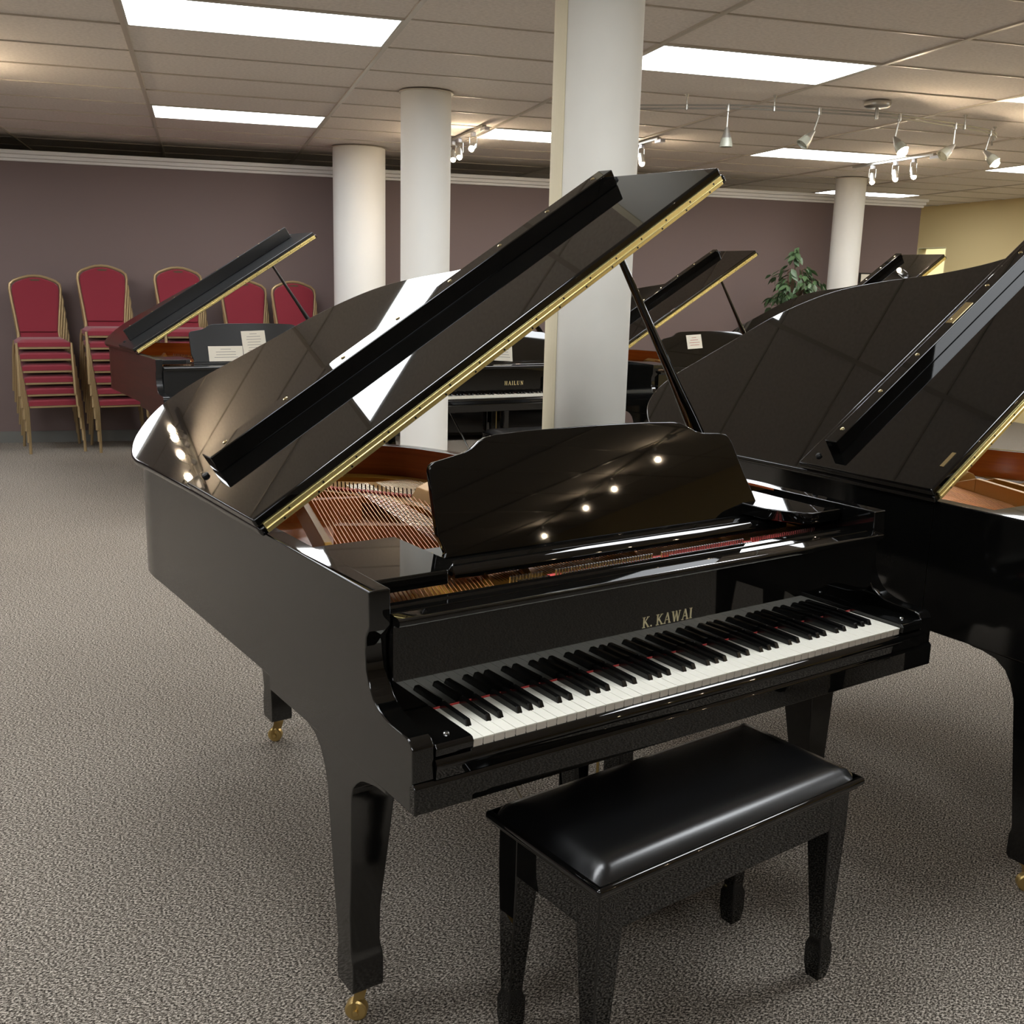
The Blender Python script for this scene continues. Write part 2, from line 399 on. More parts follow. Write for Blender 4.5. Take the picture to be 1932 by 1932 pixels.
# ------------------------------------------------------------------ pillars
def pillar(u, v, r, label, cloth=False, top=HC):
    p = room(u, v)
    t = empty('pillar', (p.x, p.y, 0), 0, label, 'pillar', 'white round pillars')
    b = MB(); n = 56
    prof = [(r, 0), (r, top*.33), (r, top*.66), (r, top-.001)]
    b.lathe(prof, (0, 0, 0), (0, 0, 1), n)
    b.build('shaft', M['pillar'] if cloth else M['pillar_paint'], t, smooth=True)
    b = MB(); b.lathe([(r+.012, top-.006), (r+.012, top)], n=n); b.build('ceiling_ring', M['grid'], t, smooth=True)
    if cloth:   # vertical overlap of the wrapped cloth on the camera-left side
        a0 = math.atan2(-1.4572-p.y, -.9246-p.x)-R(80); s_ = MB(); pts = []
        for k in range(7):
            a = a0+R(k*6.0); pts.append((math.cos(a)*(r+.004), math.sin(a)*(r+.004)))
        inner = [(x*.985, y*.985) for x, y in reversed(pts)]
        s_.prism(pts+inner, 0, top-.01, 'z'); s_.build('cloth_seam', M['seam'], t, smooth=False)
    return t
pillar(0.944, 8.00, .231, 'white pillar close to the brown wall right of the red chairs')
pillar(0.930, 5.00, .155, 'narrow white pillar between the near big pillar and the chair stacks')
pillar(0.884, 1.88, .149, 'large near pillar wrapped in white cloth behind the open piano lid', True)
pillar(6.00, 8.09, .153, 'white pillar at the far right beside the leafy plant')

# ------------------------------------------------------------------ grand pianos
LID_OUT = [(-.012, .647), (-.013, 1.10), (-.018, 1.50), (-.020, 1.62), (-.003, 1.71), (.046, 1.82), (.135, 1.92), (.23, 1.962), (.335, 1.955), (.44, 1.915),
           (.571, 1.862), (.755, 1.787), (.905, 1.660), (.984, 1.493), (1.044, 1.289), (1.13, 1.13), (1.27, 1.01), (1.42, .92), (1.52, .80), (1.548, .70), (1.55, .647)]
RIM_OUT = [(-.123, .66), (-.123, 1.0), (-.123, 1.45), (-.123, 1.60), (-.108, 1.69), (-.066, 1.79), (.012, 1.89), (.095, 1.935), (.19, 1.93), (.294, 1.888),
           (.418, 1.836), (.592, 1.760), (.737, 1.634), (.812, 1.47), (.868, 1.27), (.95, 1.09), (1.07, .95), (1.20, .86), (1.30, .76), (1.3447, .64), (1.3447, .5)]
ARM = [(.162, .966), (.159, .90), (.174, .876), (.176, .843), (.173, .814), (.162, .79), (.146, .768), (.127, .756), (.105, .748), (.08, .744), (.045, .743),
       (.018, .742), (.006, .736), (-.002, .725), (-.003, .662), (.004, .655), (.004, .606)]
ZR = .966

def offset(pts, d):
    out = []
    for i, p in enumerate(pts):
        a = Vector(pts[max(0, i-1)]); b = Vector(pts[min(len(pts)-1, i+1)]); t = (b-a).normalized()
        out.append((p[0]+t.y*d, p[1]-t.x*d))
    return out

def stretch(pts, k, y0):
    return [(x, y if y < y0 else y0+(y-y0)*k) for x, y in pts]

def in_poly(x, y, poly):
    c = False; n = len(poly)
    for i in range(n):
        x1, y1 = poly[i]; x2, y2 = poly[(i+1) % n]
        if (y1 > y) != (y2 > y) and x < (x2-x1)*(y-y1)/(y2-y1)+x1: c = not c
    return c

def build_leg(parent, x_out, sgn, y_shift=0, m=None, tail=False):
    """left/right front leg: a bracket profile in the side plane, tapering in width"""
    prof = [(.534, .606), (.50, .600), (.47, .598), (.436, .590), (.405, .568), (.386, .538), (.372, .50), (.341, .25), (.331, .175), (.330, .155),
            (.335, .14), (.335, .085), (.328, .075), (.262, .075), (.258, .085), (.258, .14), (.267, .175), (.270, .25), (.262, .40), (.257, .524),
            (.250, .543), (.235, .558), (.218, .570), (.202, .577), (.178, .583), (.155, .588), (.125, .590), (.112, .590), (.112, .606)]
    if tail:
        prof = [(.44, .638), (.40, .60), (.375, .54), (.36, .48), (.341, .25), (.331, .175), (.335, .14), (.335, .085), (.328, .075), (.262, .075), (.258, .085), (.258, .14), (.267, .175),
                (.262, .25), (.24, .48), (.225, .54), (.20, .60), (.16, .638)]
    k = max(range(len(prof)), key=lambda q: -prof[q][1])          # split at the foot into rear and front contours
    lowest = min(z for y, z in prof); ri = [q for q in range(len(prof)) if prof[q][1] == lowest]
    rear = prof[:ri[0]+1]; front = prof[ri[-1]:][::-1]
    def at(cn, z):
        for (ya, za), (yb, zb) in zip(cn, cn[1:]):
            if zb <= z <= za: return ya if za == zb else ya+(yb-ya)*(z-za)/(zb-za)
        return cn[-1][0] if z < cn[-1][1] else cn[0][0]
    zs = sorted(set([z for y, z in rear]+[z for y, z in front]+[.35, .45]), reverse=True)
    def xw(z):
        if z < .16: return .070
        if z < .19: return .063+(.007)*(1-(z-.16)/.03)
        return .063+(.099-.063)*min(1, (z-.19)/.34)
    b = MB(); vs = []; fs = []
    for z in zs:
        wdt = xw(z); xa, xb = x_out, x_out+sgn*wdt
        if tail: xa, xb = x_out+sgn*(.035-wdt/2), x_out+sgn*(.035+wdt/2)
        yr, yf = at(rear, z)+y_shift, at(front, z)+y_shift
        vs += [(xa, yf, z), (xb, yf, z), (xb, yr, z), (xa, yr, z)]
    for q in range(len(zs)-1):
        for c in range(4): fs.append((q*4+c, q*4+(c+1) % 4, (q+1)*4+(c+1) % 4, (q+1)*4+c))
    fs += [(0, 1, 2, 3), tuple((len(zs)-1)*4+c for c in (3, 2, 1, 0))]
    b.add(vs, fs)
    me_ob = b.build('leg', m, parent, bevel=.0025, seg=2)
    # castor: horn, fork and wheel
    c = MB(); cx = x_out+sgn*.035; cy = .296+y_shift
    c.lathe([(.018, .062), (.020, .068), (.020, .078)], (cx, cy, 0), n=16)
    dx, dy = .62, .785
    wx, wy = cx-.016, cy-.014
    c.lathe([(.020, -.011), (.0235, -.008), (.0235, .008), (.020, .011)], (wx, wy, .0235), (dx, dy, 0), n=24)
    c.lathe([(.0065, -.019), (.0065, .019)], (wx, wy, .0235), (dx, dy, 0), n=12)
    for k in (-.0145, .0145):
        ox, oy = dx*k, dy*k
        c.add([(cx+ox+.020, cy+oy, .070), (cx+ox-.008, cy+oy, .070), (wx+ox-.010, wy+oy, .030), (wx+ox-.006, wy+oy, .014), (wx+ox+.010, wy+oy, .014),
               (cx+ox*1.18+.020, cy+oy*1.18, .070), (cx+ox*1.18-.008, cy+oy*1.18, .070), (wx+ox*1.18-.010, wy+oy*1.18, .030), (wx+ox*1.18-.006, wy+oy*1.18, .014), (wx+ox*1.18+.010, wy+oy*1.18, .014)],
              [(0, 1, 2, 3, 4), (9, 8, 7, 6, 5)]+[(q, (q+1) % 5, (q+1) % 5+5, q+5) for q in range(5)])
    c.build('caster', M['brass_old'] if m is not M['mahogany'] else M['brass_old'], me_ob, smooth=True)
    return me_ob

KEYW = 1.222/52
def build_keys(parent, detail):
    zt = .7175
    bl = [(0, zt-.01), (.0, zt+.0)]
    if detail:
        b = MB(); g_ = .0013
        b.box(g_/2, KEYW-g_/2, 0, .150, zt-.0035, zt, 0)
        b.box(g_/2+.0004, KEYW-g_/2-.0004, .0012, .0030, zt-.0215, zt-.0035, 1)
        b.box(g_/2+.001, KEYW-g_/2-.001, .003, .150, zt-.016, zt-.0035, 1)
        wk = b.mesh('white_key', [M['ivory'], M['ivory_front']])
        for i in range(52):
            o = place('white_key', wk, parent, (i*KEYW, 0, random.uniform(-.0002, .0002)))
            md = o.modifiers.new('bevel', 'BEVEL'); md.width = .0007; md.segments = 2; md.limit_method = 'ANGLE'
    else:
        b = MB(); b.box(0, 1.222, 0, .15, zt-.02, zt)
        for i in range(1, 52): b.box(i*KEYW-.0007, i*KEYW+.0007, -.0006, .001, zt-.02, zt+.0003, 1)
        o = b.build('white_keys', [M['ivory'], M['ivory_front']], parent); o['kind'] = 'stuff'
    # black keys: tapered, sloping front
    def bk():
        b = MB(); h = .0135
        vs = [(-.0064, .050, zt-.004), (.0064, .050, zt-.004), (.0064, .150, zt-.004), (-.0064, .150, zt-.004),
              (-.0052, .0575, zt+h-.002), (.0052, .0575, zt+h-.002), (.0052, .150, zt+h), (-.0052, .150, zt+h)]
        b.add(vs, [(0, 3, 2, 1), (4, 5, 6, 7), (0, 1, 5, 4), (1, 2, 6, 5), (2, 3, 7, 6), (3, 0, 4, 7)]); return b
    pos = []
    for i in range(51):
        n = i % 7      # 0=A 1=B 2=C 3=D 4=E 5=F 6=G
        if n in (1, 4): continue
        off = {0: .0015, 2: -.0018, 3: .0018, 5: -.0025, 6: 0}[n]
        pos.append((i+1)*KEYW+off)
    if detail:
        me = bk().mesh('black_key', M['ebony'])
        for x in pos:
            o = place('black_key', me, parent, (x, 0, 0)); md = o.modifiers.new('bevel', 'BEVEL'); md.width = .0014; md.segments = 2; md.limit_method = 'ANGLE'
    else:
        b = MB(); src = bk()
        for x in pos: b.add([(v[0]+x, v[1], v[2]) for v in src.v], src.f)
        o = b.build('black_keys', M['ebony'], parent); o['kind'] = 'stuff'

def grand_piano(loc, yaw, label, lid_deg=32.1, tail_k=1.0, lip=(1.017, 1.077), flap_y=1.105, case='lacquer_side', front='lacquer', wood='wood_in', detail=1,
                text=None, desk=True, lidmat=None, flapmat=None, desk_mat=None, keys=True, plates=False, lip_h=.0465):
    T = empty('grand_piano', (loc[0], loc[1], 0), -yaw, label, 'piano', 'grand pianos on display')
    C, F = M[case], M[front]; X0, X1 = -.123, 1.3447; A0, A1 = -.079, 1.3014
    rim = spline(stretch(RIM_OUT, tail_k, .65), 6)
    inn = offset(rim, .043)
    inn[0] = (rim[0][0]+.0435, .66); inn[-1] = (rim[-1][0]-.0433, .5)
    n = len(rim); b = MB()
    vs = [(x, y, .638) for x, y in rim]+[(x, y, ZR) for x, y in rim]+[(x, y, .638) for x, y in inn]+[(x, y, ZR) for x, y in inn]
    fo, fi = [], []
    for i in range(n-1):
        fo += [(i, i+1, n+i+1, n+i), (n+i, n+i+1, 3*n+i+1, 3*n+i), (i, 2*n+i, 2*n+i+1, i+1)]
        fi += [(2*n+i, 3*n+i, 3*n+i+1, 2*n+i+1)]
    b.add(vs, fo+fi); b.mi = [0]*len(fo)+[1]*len(fi)
    b.build('rim', [C, M[wood]], T, smooth=True, bevel=.003)
    for xa, xb in ((X0, A0), (A1, X1)):
        ye = .66 if xa < 0 else .5; prof = ARM+[(ye, .606), (ye, .638), (ye, .966)]; bb = MB(); bb.prism(prof, xa, xb, 'x'); ka = 2+len(prof)-2; del bb.f[ka-1:ka+1], bb.mi[ka-1:ka+1]; bb.mi = [0 if xa < 0 else 1, 1 if xa < 0 else 0]+[1]*(len(bb.mi)-2); bb.build('arm', [C, F], T, smooth=True, bevel=.003, seg=3)
        bb = MB(); bb.box(xa+.0015, xb-.0015, ye-.02, ye-.0005, .6075, .640); bb.build('arm_end_block', C, T)
    # key bed, slip, blocks
    b = MB(); b.prism([(-.010, .6055), (-.010, .655), (-.004, .662), (.5, .662), (.5, .606)], X0+.0005, X1-.0005, 'x'); b.build('key_bed', F, T, bevel=.002)
    b = MB(); b.prism([(-.008, .6625)]+[(.012-.0235*math.cos(a), .686+.0175*math.sin(a)) for a in [R(-20+8*q) for q in range(14)]]+[(.014, .7035), (.014, .6625)], A0, A1, 'x'); b.build('key_slip', F, T, smooth=True, wn=True)
    for xa, xb, kx in ((A0+.0005, -.0012, -.038), (1.2232, A1-.0005, 1.263)):
        b = MB(); b.prism([(-.006, .704), (-.008, .719), (-.003, .7255), (.004, .727), (.151, .727), (.151, .704)], xa, xb, 'x')
        o = b.build('cheek_block', F, T, bevel=.002, seg=3)
        if detail > 1:
            s_ = MB(); s_.lathe([(.0062, .726), (.0062, .7285), (.0045, .7305), (.001, .7310)], (kx, .028, 0), n=16); s_.build('screw', M['steel'], o, smooth=True)
    if keys: build_keys(T, detail > 1)
    b = MB(); b.box(A0, A1, .1502, .1535, .706, .7195); b.build('felt_strip', M['felt'], T)
    b = MB(); b.box(A0, A1, .014, .5, .6625, .69); b.build('key_frame', M['black_plastic'], T)
    # fallboard with its rounded lip
    b = MB(); b.prism([(.1535, .7195), (.1535, .892), (.150, .898), (.136, .8985), (.130, .9005), (.1275, .906), (.1285, .912), (.134, .9155), (.160, .9175), (.166, .915), (.168, .905), (.168, .70), (.1535, .70)], A0+.001, A1-.001, 'x')
    fb = b.build('fallboard', F, T, smooth=True, wn=True)
    if text: lettering(text[0], text[1], .1535, text[2], text[3], fb, M[text[4]], **text[5])
    b = MB(); b.prism([(.169, .70), (.169, .912), (.171, .916), (.192, .916), (.195, .912), (.196, .904), (.206, .904), (.208, .911), (.212, .915), (.229, .915), (.233, .911), (.234, .86), (.234, .70)], A0+.001, A1-.001, 'x')
    b.build('name_rail', F, T, smooth=True, wn=True)
    # inside: soundboard, plate, strings
    inner = offset(rim, .046)
    poly = [(A0+.002, .28)]+[p for p in inner if p[1] > .5]+[(A1-.002, .28)]
    b = MB(); b.prism(poly, .800, .812, 'z'); b.build('soundboard', M['soundboard'], T)
    pl = MB()
    # pin field and front of plate
    pl.box(A0+.003, .262, .281, .62, .84, .866); pl.box(A0+.003, -.030, .62, 1.45, .84, .866); pl.box(.262, A1-.003, .281, .46, .84, .862)
    inw = offset(rim, .105); m_ = len(inw)
    k0 = [i for i in range(m_) if inw[i][1] > .52]
    ring_o = [inner[i] for i in k0]; ring_i = [inw[i] for i in k0]
    for i in range(len(k0)-1):
        a, b2, c, d = ring_o[i], ring_o[i+1], ring_i[i+1], ring_i[i]
        pl.add([(a[0], a[1], .868), (b2[0], b2[1], .868), (c[0], c[1], .868), (d[0], d[1], .868), (a[0], a[1], .85), (b2[0], b2[1], .85), (c[0], c[1], .85), (d[0], d[1], .85)],
               [(0, 1, 2, 3), (7, 6, 5, 4), (3, 2, 6, 7), (0, 4, 5, 1)])
    # tail web (bass hitch) and bentside shoulder
    hx = [(.06, 1.62*tail_k), (.30, 1.70*tail_k), (.70, 1.44*tail_k), (.66, 1.17), (.52, 1.12), (.47, 1.30), (.33, 1.52)]
    pl.prism(hx, .85, .872, 'z')
    plate = pl.build('iron_plate', M['plate'], T, bevel=.003)
    struts = [((-.066, .36), (.285, 1.55)), ((.268, .37), (.56, 1.14)), ((.395, .40), (.60, 1.10)), ((.715, .40), (.79, 1.02)), ((1.02, .42), (1.08, .84))]
    for (xa, ya), (xb, yb) in struts:
        b = MB(); d = Vector((xb-xa, yb-ya)).normalized(); nn = Vector((-d.y, d.x))*.009
        L = [(xa, ya, .868), ((xa*3+xb)/4, (ya*3+yb)/4, .93), ((xa+3*xb)/4, (ya+3*yb)/4, .93), (xb, yb, .868)]
        for q in range(3):
            p0, p1 = L[q], L[q+1]
            vs = []
            for pz in (p0, p1):
                for sg in (-1, 1): vs += [(pz[0]+sg*nn.x, pz[1]+sg*nn.y, .866), (pz[0]+sg*nn.x, pz[1]+sg*nn.y, pz[2])]
            b.add(vs, [(0, 1, 3, 2), (4, 6, 7, 5), (0, 4, 5, 1), (2, 3, 7, 6), (1, 5, 7, 3)])
        b.build('plate_strut', M['plate'], T, bevel=.003)
    if detail:
        # horn of the plate near the bass bridge
        b = MB(); b.prism([(.535, .872), (.56, .91), (.60, .925), (.63, .915), (.66, .885), (.66, .87)], 1.06, 1.22, 'y'); b.build('plate_horn', M['plate'], T, bevel=.004)
        st = MB(); ps = MB(); fe = MB()
        nb = 30
        for k in range(nb):                     # wound bass strings crossing to the right
            t = k/(nb-1); xa = -.045+.285*t; ya = .292
            xb = .335+.235*t; yb = (1.545-.33*t)
            rr = .0016-.0006*t
            st.tube([(xa, ya, .882), (xb, yb, .884)], rr, 5)
            ps.tube([(xb, yb, .872), (xb+.003, yb+.010, .900)], .0022, 5)
            ps.tube([(xa-.006, ya-.028, .865), (xa-.006, ya-.030, .896)], .0034, 6)
        st.build('bass_strings', M['copper'], T, kind='stuff')
        ts = MB(); ends = [p for p in inw if p[1] > .6 and p[0] > .6]
        def hitch(x):
            best = .62
            for i in range(len(inw)-1):
                (xa, ya), (xb, yb) = inw[i], inw[i+1]
                if min(xa, xb) <= x <= max(xa, xb) and xa != xb and xa > .3: best = ya+(yb-ya)*(x-xa)/(xb-xa)
            return best-.035
        nt_ = 120
        for k in range(nt_):
            t = k/(nt_-1); xa = .295+.98*t
            if .385 < xa < .415 or .70 < xa < .725 or 1.01 < xa < 1.035: continue
            xb = min(xa+.17*(1-t), 1.26); yb = min(hitch(xb), 1.50)
            ts.tube([(xa, .365, .874), (xb, yb, .876)], .0009, 4)
            for q in range(2):
                yy = .300+.032*((k*2+q) % 2)
                ps.tube([(xa+q*.004, yy, .860), (xa+q*.004, yy-.002, .893)], .0030, 6)
        ts.build('treble_strings', M['steel'], T, kind='stuff')
        ps.build('tuning_pins', M['steel'], T, kind='stuff')
        for pz in ([(.352, 1.520), (.565, 1.222), (.585, 1.236), (.372, 1.535)], [(.42, .345), (.70, .345), (.70, .362), (.42, .362)],
                   [(.73, .300), (1.01, .292), (1.01, .362), (.73, .366)], [(1.04, .300), (1.28, .292), (1.28, .366), (1.04, .366)]):
            fe = MB(); fe.prism(pz, .8682 if pz[0][0] < .36 and pz[0][1] < 1 else (.8725 if pz[0][1] > 1 else .8625), .879 if pz[0][1] > 1 else .8735, 'z'); fe.build('red_felt', M['felt_dark'] if detail < 2 else M['felt'], T)
        dm = MB()
        for k in range(64):
            xa = .0+.66*k/63
            if .25 < xa < .42: continue
            yy = .41 if xa > .3 else .44
            dm.box(xa-.0035, xa+.0035, yy, yy+.022, .884, .905)
            dm.tube([(xa, yy+.004, .905), (xa, yy+.004, .912)], .0015, 5)
        dm.build('dampers', M['damper'], T, kind='stuff')
        br = MB(); br.prism([(.20, 1.02), (.62, .80), (.64, .82), (.22, 1.045)], .812, .873, 'z'); br.build('bridge', M['soundboard'], T)
        br = MB(); br.prism([(.14, 1.36), (.42, 1.30), (.43, 1.325), (.15, 1.39)], .812, .876, 'z')
        br.build('bridge', M['soundboard'], T)
        # wing panels beside the music desk
        b = MB(); b.prism([(-.072, .253), (.096, .253), (.136, .300), (.136, .353), (.133, .547), (-.034, .547), (-.072, .547)], .925, .955, 'z'); b.build('wing_panel', F, T, bevel=.003, seg=2)
        b = MB(); b.prism([(1.296, .262), (1.185, .262), (1.165, .275), (1.15, .30), (1.115, .36), (1.112, .545), (1.296, .545)], .925, .955, 'z'); b.build('wing_panel', F, T, bevel=.003, seg=2)
        b = MB(); b.box(A0, A0+.006, .28, .50, .93, .962); b.build('desk_rail', M['lacquer'], T)
        b = MB(); b.box(A1-.008, A1-.0005, .28, .76, .87, .962); b.build('desk_rail', M['lacquer'], T)
    if desk:
        DM = desk_mat or F
        D0 = .178
        # tray on rails
        b = MB(); b.prism([(.362, .895), (.362, .905), (.366, .914), (.374, .921), (.385, .921), (.389, .914), (.408, .914), (.412, .922), (.44, .922), (.445, .918), (.55, .915), (.55, .895)], D0, 1.205, 'x')
        b.prism([(.362, .893), (.366, .911), (.374, .916), (.55, .912), (.55, .893)], 1.205, 1.262, 'x') if False else None
        tray = b.build('desk_tray', DM, T, smooth=True, wn=True)
        # sloping board outline in the board plane: (x, height along board)
        L_ = [(.192, .0), (.198, .012), (.190, .035), (.183, .055), (.182, .12), (.181, .195), (.185, .206), (.195, .212), (.235, .219), (.27, .226), (.295, .236), (.315, .250), (.335, .258), (.36, .262)]
        lf = .213*0
        top = [(.45, .266), (.64, .268), (.82, .266)]
        R_ = [(.90, .262), (.925, .258), (.945, .250), (.975, .234), (1.00, .228), (1.06, .224), (1.082, .220), (1.098, .205), (1.105, .19), (1.135, .11), (1.158, .06), (1.168, .035), (1.176, .012), (1.178, .0)]
        out = L_+top+R_
        a = R(14); b = MB(); base = (.432, .922); th_ = .016
        vs = []
        for off in (0, th_):
            for x, h in out: vs.append((x, base[0]+h*math.sin(a)+off*math.cos(a), base[1]+h*math.cos(a)-off*math.sin(a)))
        nn = len(out)
        b.add(vs, [tuple(range(nn)), tuple(range(2*nn-1, nn-1, -1))]+[(i, (i+1) % nn, (i+1) % nn+nn, i+nn) for i in range(nn)])
        b.build('music_desk', DM, T, bevel=.003, seg=3)
        if detail:
            b = MB(); b.tube([(.14, .475, .925), (.185, .470, .925)], .004, 8); b.lathe([(.008, -.006), (.009, 0), (.008, .006)], (.165, .470, .925), (1, 0, 0), n=14); b.build('desk_knob', M['brass_old'], T, smooth=True)
    # lid group
    th = R(lid_deg); O = Vector((-.125, .647, .970)); es = Vector((math.cos(th), 0, math.sin(th))); en = Vector((-math.sin(th), 0, math.cos(th)))
    TL = R(.9) if detail > 1 else 0.0     # the big lid sits a touch high at the tail
    def LP(s, y, nn): q = O+es*s+en*(nn*math.cos(TL)+(y-.647)*math.sin(TL)); return (q.x, .647+(y-.647)*math.cos(TL)-nn*math.sin(TL), q.z)
    LM, FM = lidmat or F, flapmat or F
    out = spline(stretch(LID_OUT[:-1], tail_k*(.955 if detail > 1 else 1), .90)[1:], 5); out = [(-.012, .647)]+out+[(1.55, .647)]
    n = len(out); b = MB()
    b.add([LP(s, y, -.004) for s, y in out]+[LP(s, y, .020) for s, y in out],
          [tuple(range(n)), tuple(range(2*n-1, n-1, -1))]+[(i, (i+1) % n, (i+1) % n+n, i+n) for i in range(n)])
    lid = b.build('lid', LM, T, smooth=True, bevel=.008, seg=4)
    def lbox(mb, s0, s1, y0, y1, n0, n1):
        mb.add([LP(s0, y0, n0), LP(s1, y0, n0), LP(s1, y1, n0), LP(s0, y1, n0), LP(s0, y0, n1), LP(s1, y0, n1), LP(s1, y1, n1), LP(s0, y1, n1)],
               [(0, 3, 2, 1), (4, 5, 6, 7), (0, 1, 5, 4), (1, 2, 6, 5), (2, 3, 7, 6), (3, 0, 4, 7)])
    b = MB(); lbox(b, -.012, 1.535, .645, flap_y, .022, .046); flap = b.build('front_lid', FM, T, bevel=.006, seg=3)
    b = MB(); y0, y1 = lip
    pr = [(y0, .046), (y0, .046+lip_h), (y1, .046+lip_h), (y1, .046)]
    m_ = len(pr); s0, s1 = .055, 1.475
    b.add([LP(s0+(.0 if nn > .1 else .0), y, nn) for y, nn in pr]+[LP(s1, y, nn) for y, nn in pr], [tuple(range(m_)), tuple(range(2*m_-1, m_-1, -1))]+[(i, (i+1) % m_, (i+1) % m_+m_, i+m_) for i in range(m_)])
    b.build('lip_rail', FM, flap, bevel=.003, seg=2)
    ym = (y0+y1)/2
    if detail:
        bt = MB(); c = O
        bt.lathe([(.0065, 0), (.0065, .0015), (.004, .0028), (.001, .003)], (0, 0, 0), (en.x, 0, en.z), n=14)
        bme = bt.mesh('button', M['brass_button'], True)
        for k in range(8):
            place('button', bme, flap, LP(.113+k*.187, ym, .046+lip_h))
        bp_ = MB(); bp_.lathe([(.009, 0), (.009, .005), (.006, .008), (.002, .0085)], (0, 0, 0), (en.x, 0, en.z), n=14); bpm = bp_.mesh('bumper', M['rubber'], True)
        for s_ in (.030, 1.505): place('bumper', bpm, flap, LP(s_, flap_y-.05, .046))
    if plates:
        b = MB(); lbox(b, .655, .765, y0+.010, y1-.008, .0925, .094); b.build('lock_plate', M['brass_button'], flap, label='brass lock plate')
        b = MB(); lbox(b, .08, .14, .672, .684, .046, .0475); b.build('strike_plate', M['brass_button'], flap)
    b = MB(); lbox(b, .004, 1.528, .6415, .6465, .0005, .0112); lbox(b, .004, 1.528, .6405, .6465, .0122, .0245)
    b.tube([LP(.004, .6405, .0117), LP(1.528, .6405, .0117)], .0028, 8)
    hg = b.build('long_hinge', M['brass'], T, bevel=.0006)
    if detail:
        b = MB()
        for k in range(16):
            for nn, y_, ds in ((.0055, .6413, 0), (.0185, .6403, .02)):
                p = LP(.05+k*.095+ds, y_, nn); b.lathe([(.0026, 0), (.0026, .0006)], p, (0, -1, 0), n=8)
        b.build('hinge_screws', M['rubber'], hg, kind='stuff')
    # prop stick
    ta = LP(1.147, .668, -.004); bs = (1.289, .715, .966)
    P0, P1 = Vector(bs), Vector(ta); d = P1-P0
    b = MB(); b.tube([P0, P0+d*.04, P0+d*.30, P0+d*.52, P0+d], [.020, .023, .020, .013, .009], 12); b.build('prop_stick', F, T, smooth=True)
    # legs, lyre
    build_leg(T, X0+.008, 1, 0, C); build_leg(T, X1-.008, -1, 0.0, C)
    build_leg(T, .245, 1, 1.36+(tail_k-1), C, tail=True)
    b = MB(); b.box(.555, .60, .40, .47, .14, .61); b.box(.70, .745, .40, .47, .14, .61); b.box(.50, .80, .38, .49, .596, .612); b.box(.47, .83, .285, .46, .045, .15)
    ly = b.build('lyre', F, T, bevel=.006, seg=3)
    for xx in (.585, .65, .715):
        b = MB(); b.add([(xx-.013, .30, .075), (xx+.013, .30, .075), (xx+.013, .30, .085), (xx-.013, .30, .085), (xx-.017, .20, .058), (xx+.017, .20, .058), (xx+.017, .20, .066), (xx-.017, .20, .066),
                        (xx-.010, .185, .056), (xx+.010, .185, .056), (xx+.010, .185, .063), (xx-.010, .185, .063)],
                       [(0, 1, 2, 3), (0, 4, 5, 1), (3, 2, 6, 7), (0, 3, 7, 4), (1, 5, 6, 2), (4, 8, 9, 5), (7, 6, 10, 11), (4, 7, 11, 8), (5, 9, 10, 6), (8, 11, 10, 9)])
        b.build('pedal', M['brass'], ly, bevel=.002)
        b = MB(); b.tube([(xx, .43, .15), (xx, .43, .60)], .0035, 6); b.build('pedal_rod', M['brass_old'], ly, smooth=True)
    b = MB(); b.tube([(.53, .46, .10), (.36, .80, .63)], .006, 6); b.tube([(.77, .46, .10), (.94, .80, .63)], .006, 6); b.build('lyre_brace', M['steel'], ly, smooth=True)
    # underside
    b = MB(); uo = [p for p in offset(rim, .05) if p[1] > .5]
    b.prism([(A0, .505)]+uo+[(A1, .505)], .70, .715, 'z'); b.build('underside', M['black_plastic'], T)
    return T

KT = dict(slant=.0, space=.16, thick=.15, thin=.06)
grand_piano((0, 0), 0, 'glossy black grand piano with open lid nearest the camera, behind the bench', detail=2, lip=(.997, 1.057), flap_y=1.09, text=('K. KAWAI', .598, .790, .024, 'letter', KT), wood='wood_dark')
grand_piano((1.665, -.49), R(2.5), 'glossy black grand piano cut by the right edge, its broad lid open', lid_deg=35.0, tail_k=1.10, lip=(1.005, 1.048), flap_y=1.12, desk=False, plates=True)
grand_piano((1.091, 5.26), R(2.4), 'mahogany grand piano with dark front in front of the red chairs', lid_deg=32.3, lip=(.96, .99), lip_h=.085, case='mahogany', front='satin_black', lidmat=M['mahogany'], flapmat=M['satin_black'])
grand_piano((2.750, 4.80), R(5.6), 'black grand piano with gold lettering seen between the two white pillars', lid_deg=32.1, text=('HAILUN', .645, .772, .029, 'gold_letter', dict(space=.25, thick=.16, thin=.07)))
grand_piano((4.172, 3.942), R(5.4), 'black grand piano with open lid just right of the big pillar', lid_deg=31.1)
grand_piano((5.76, 3.30), R(4.0), 'black grand piano in the far right row, lid rising before the yellow wall', lid_deg=32.0)

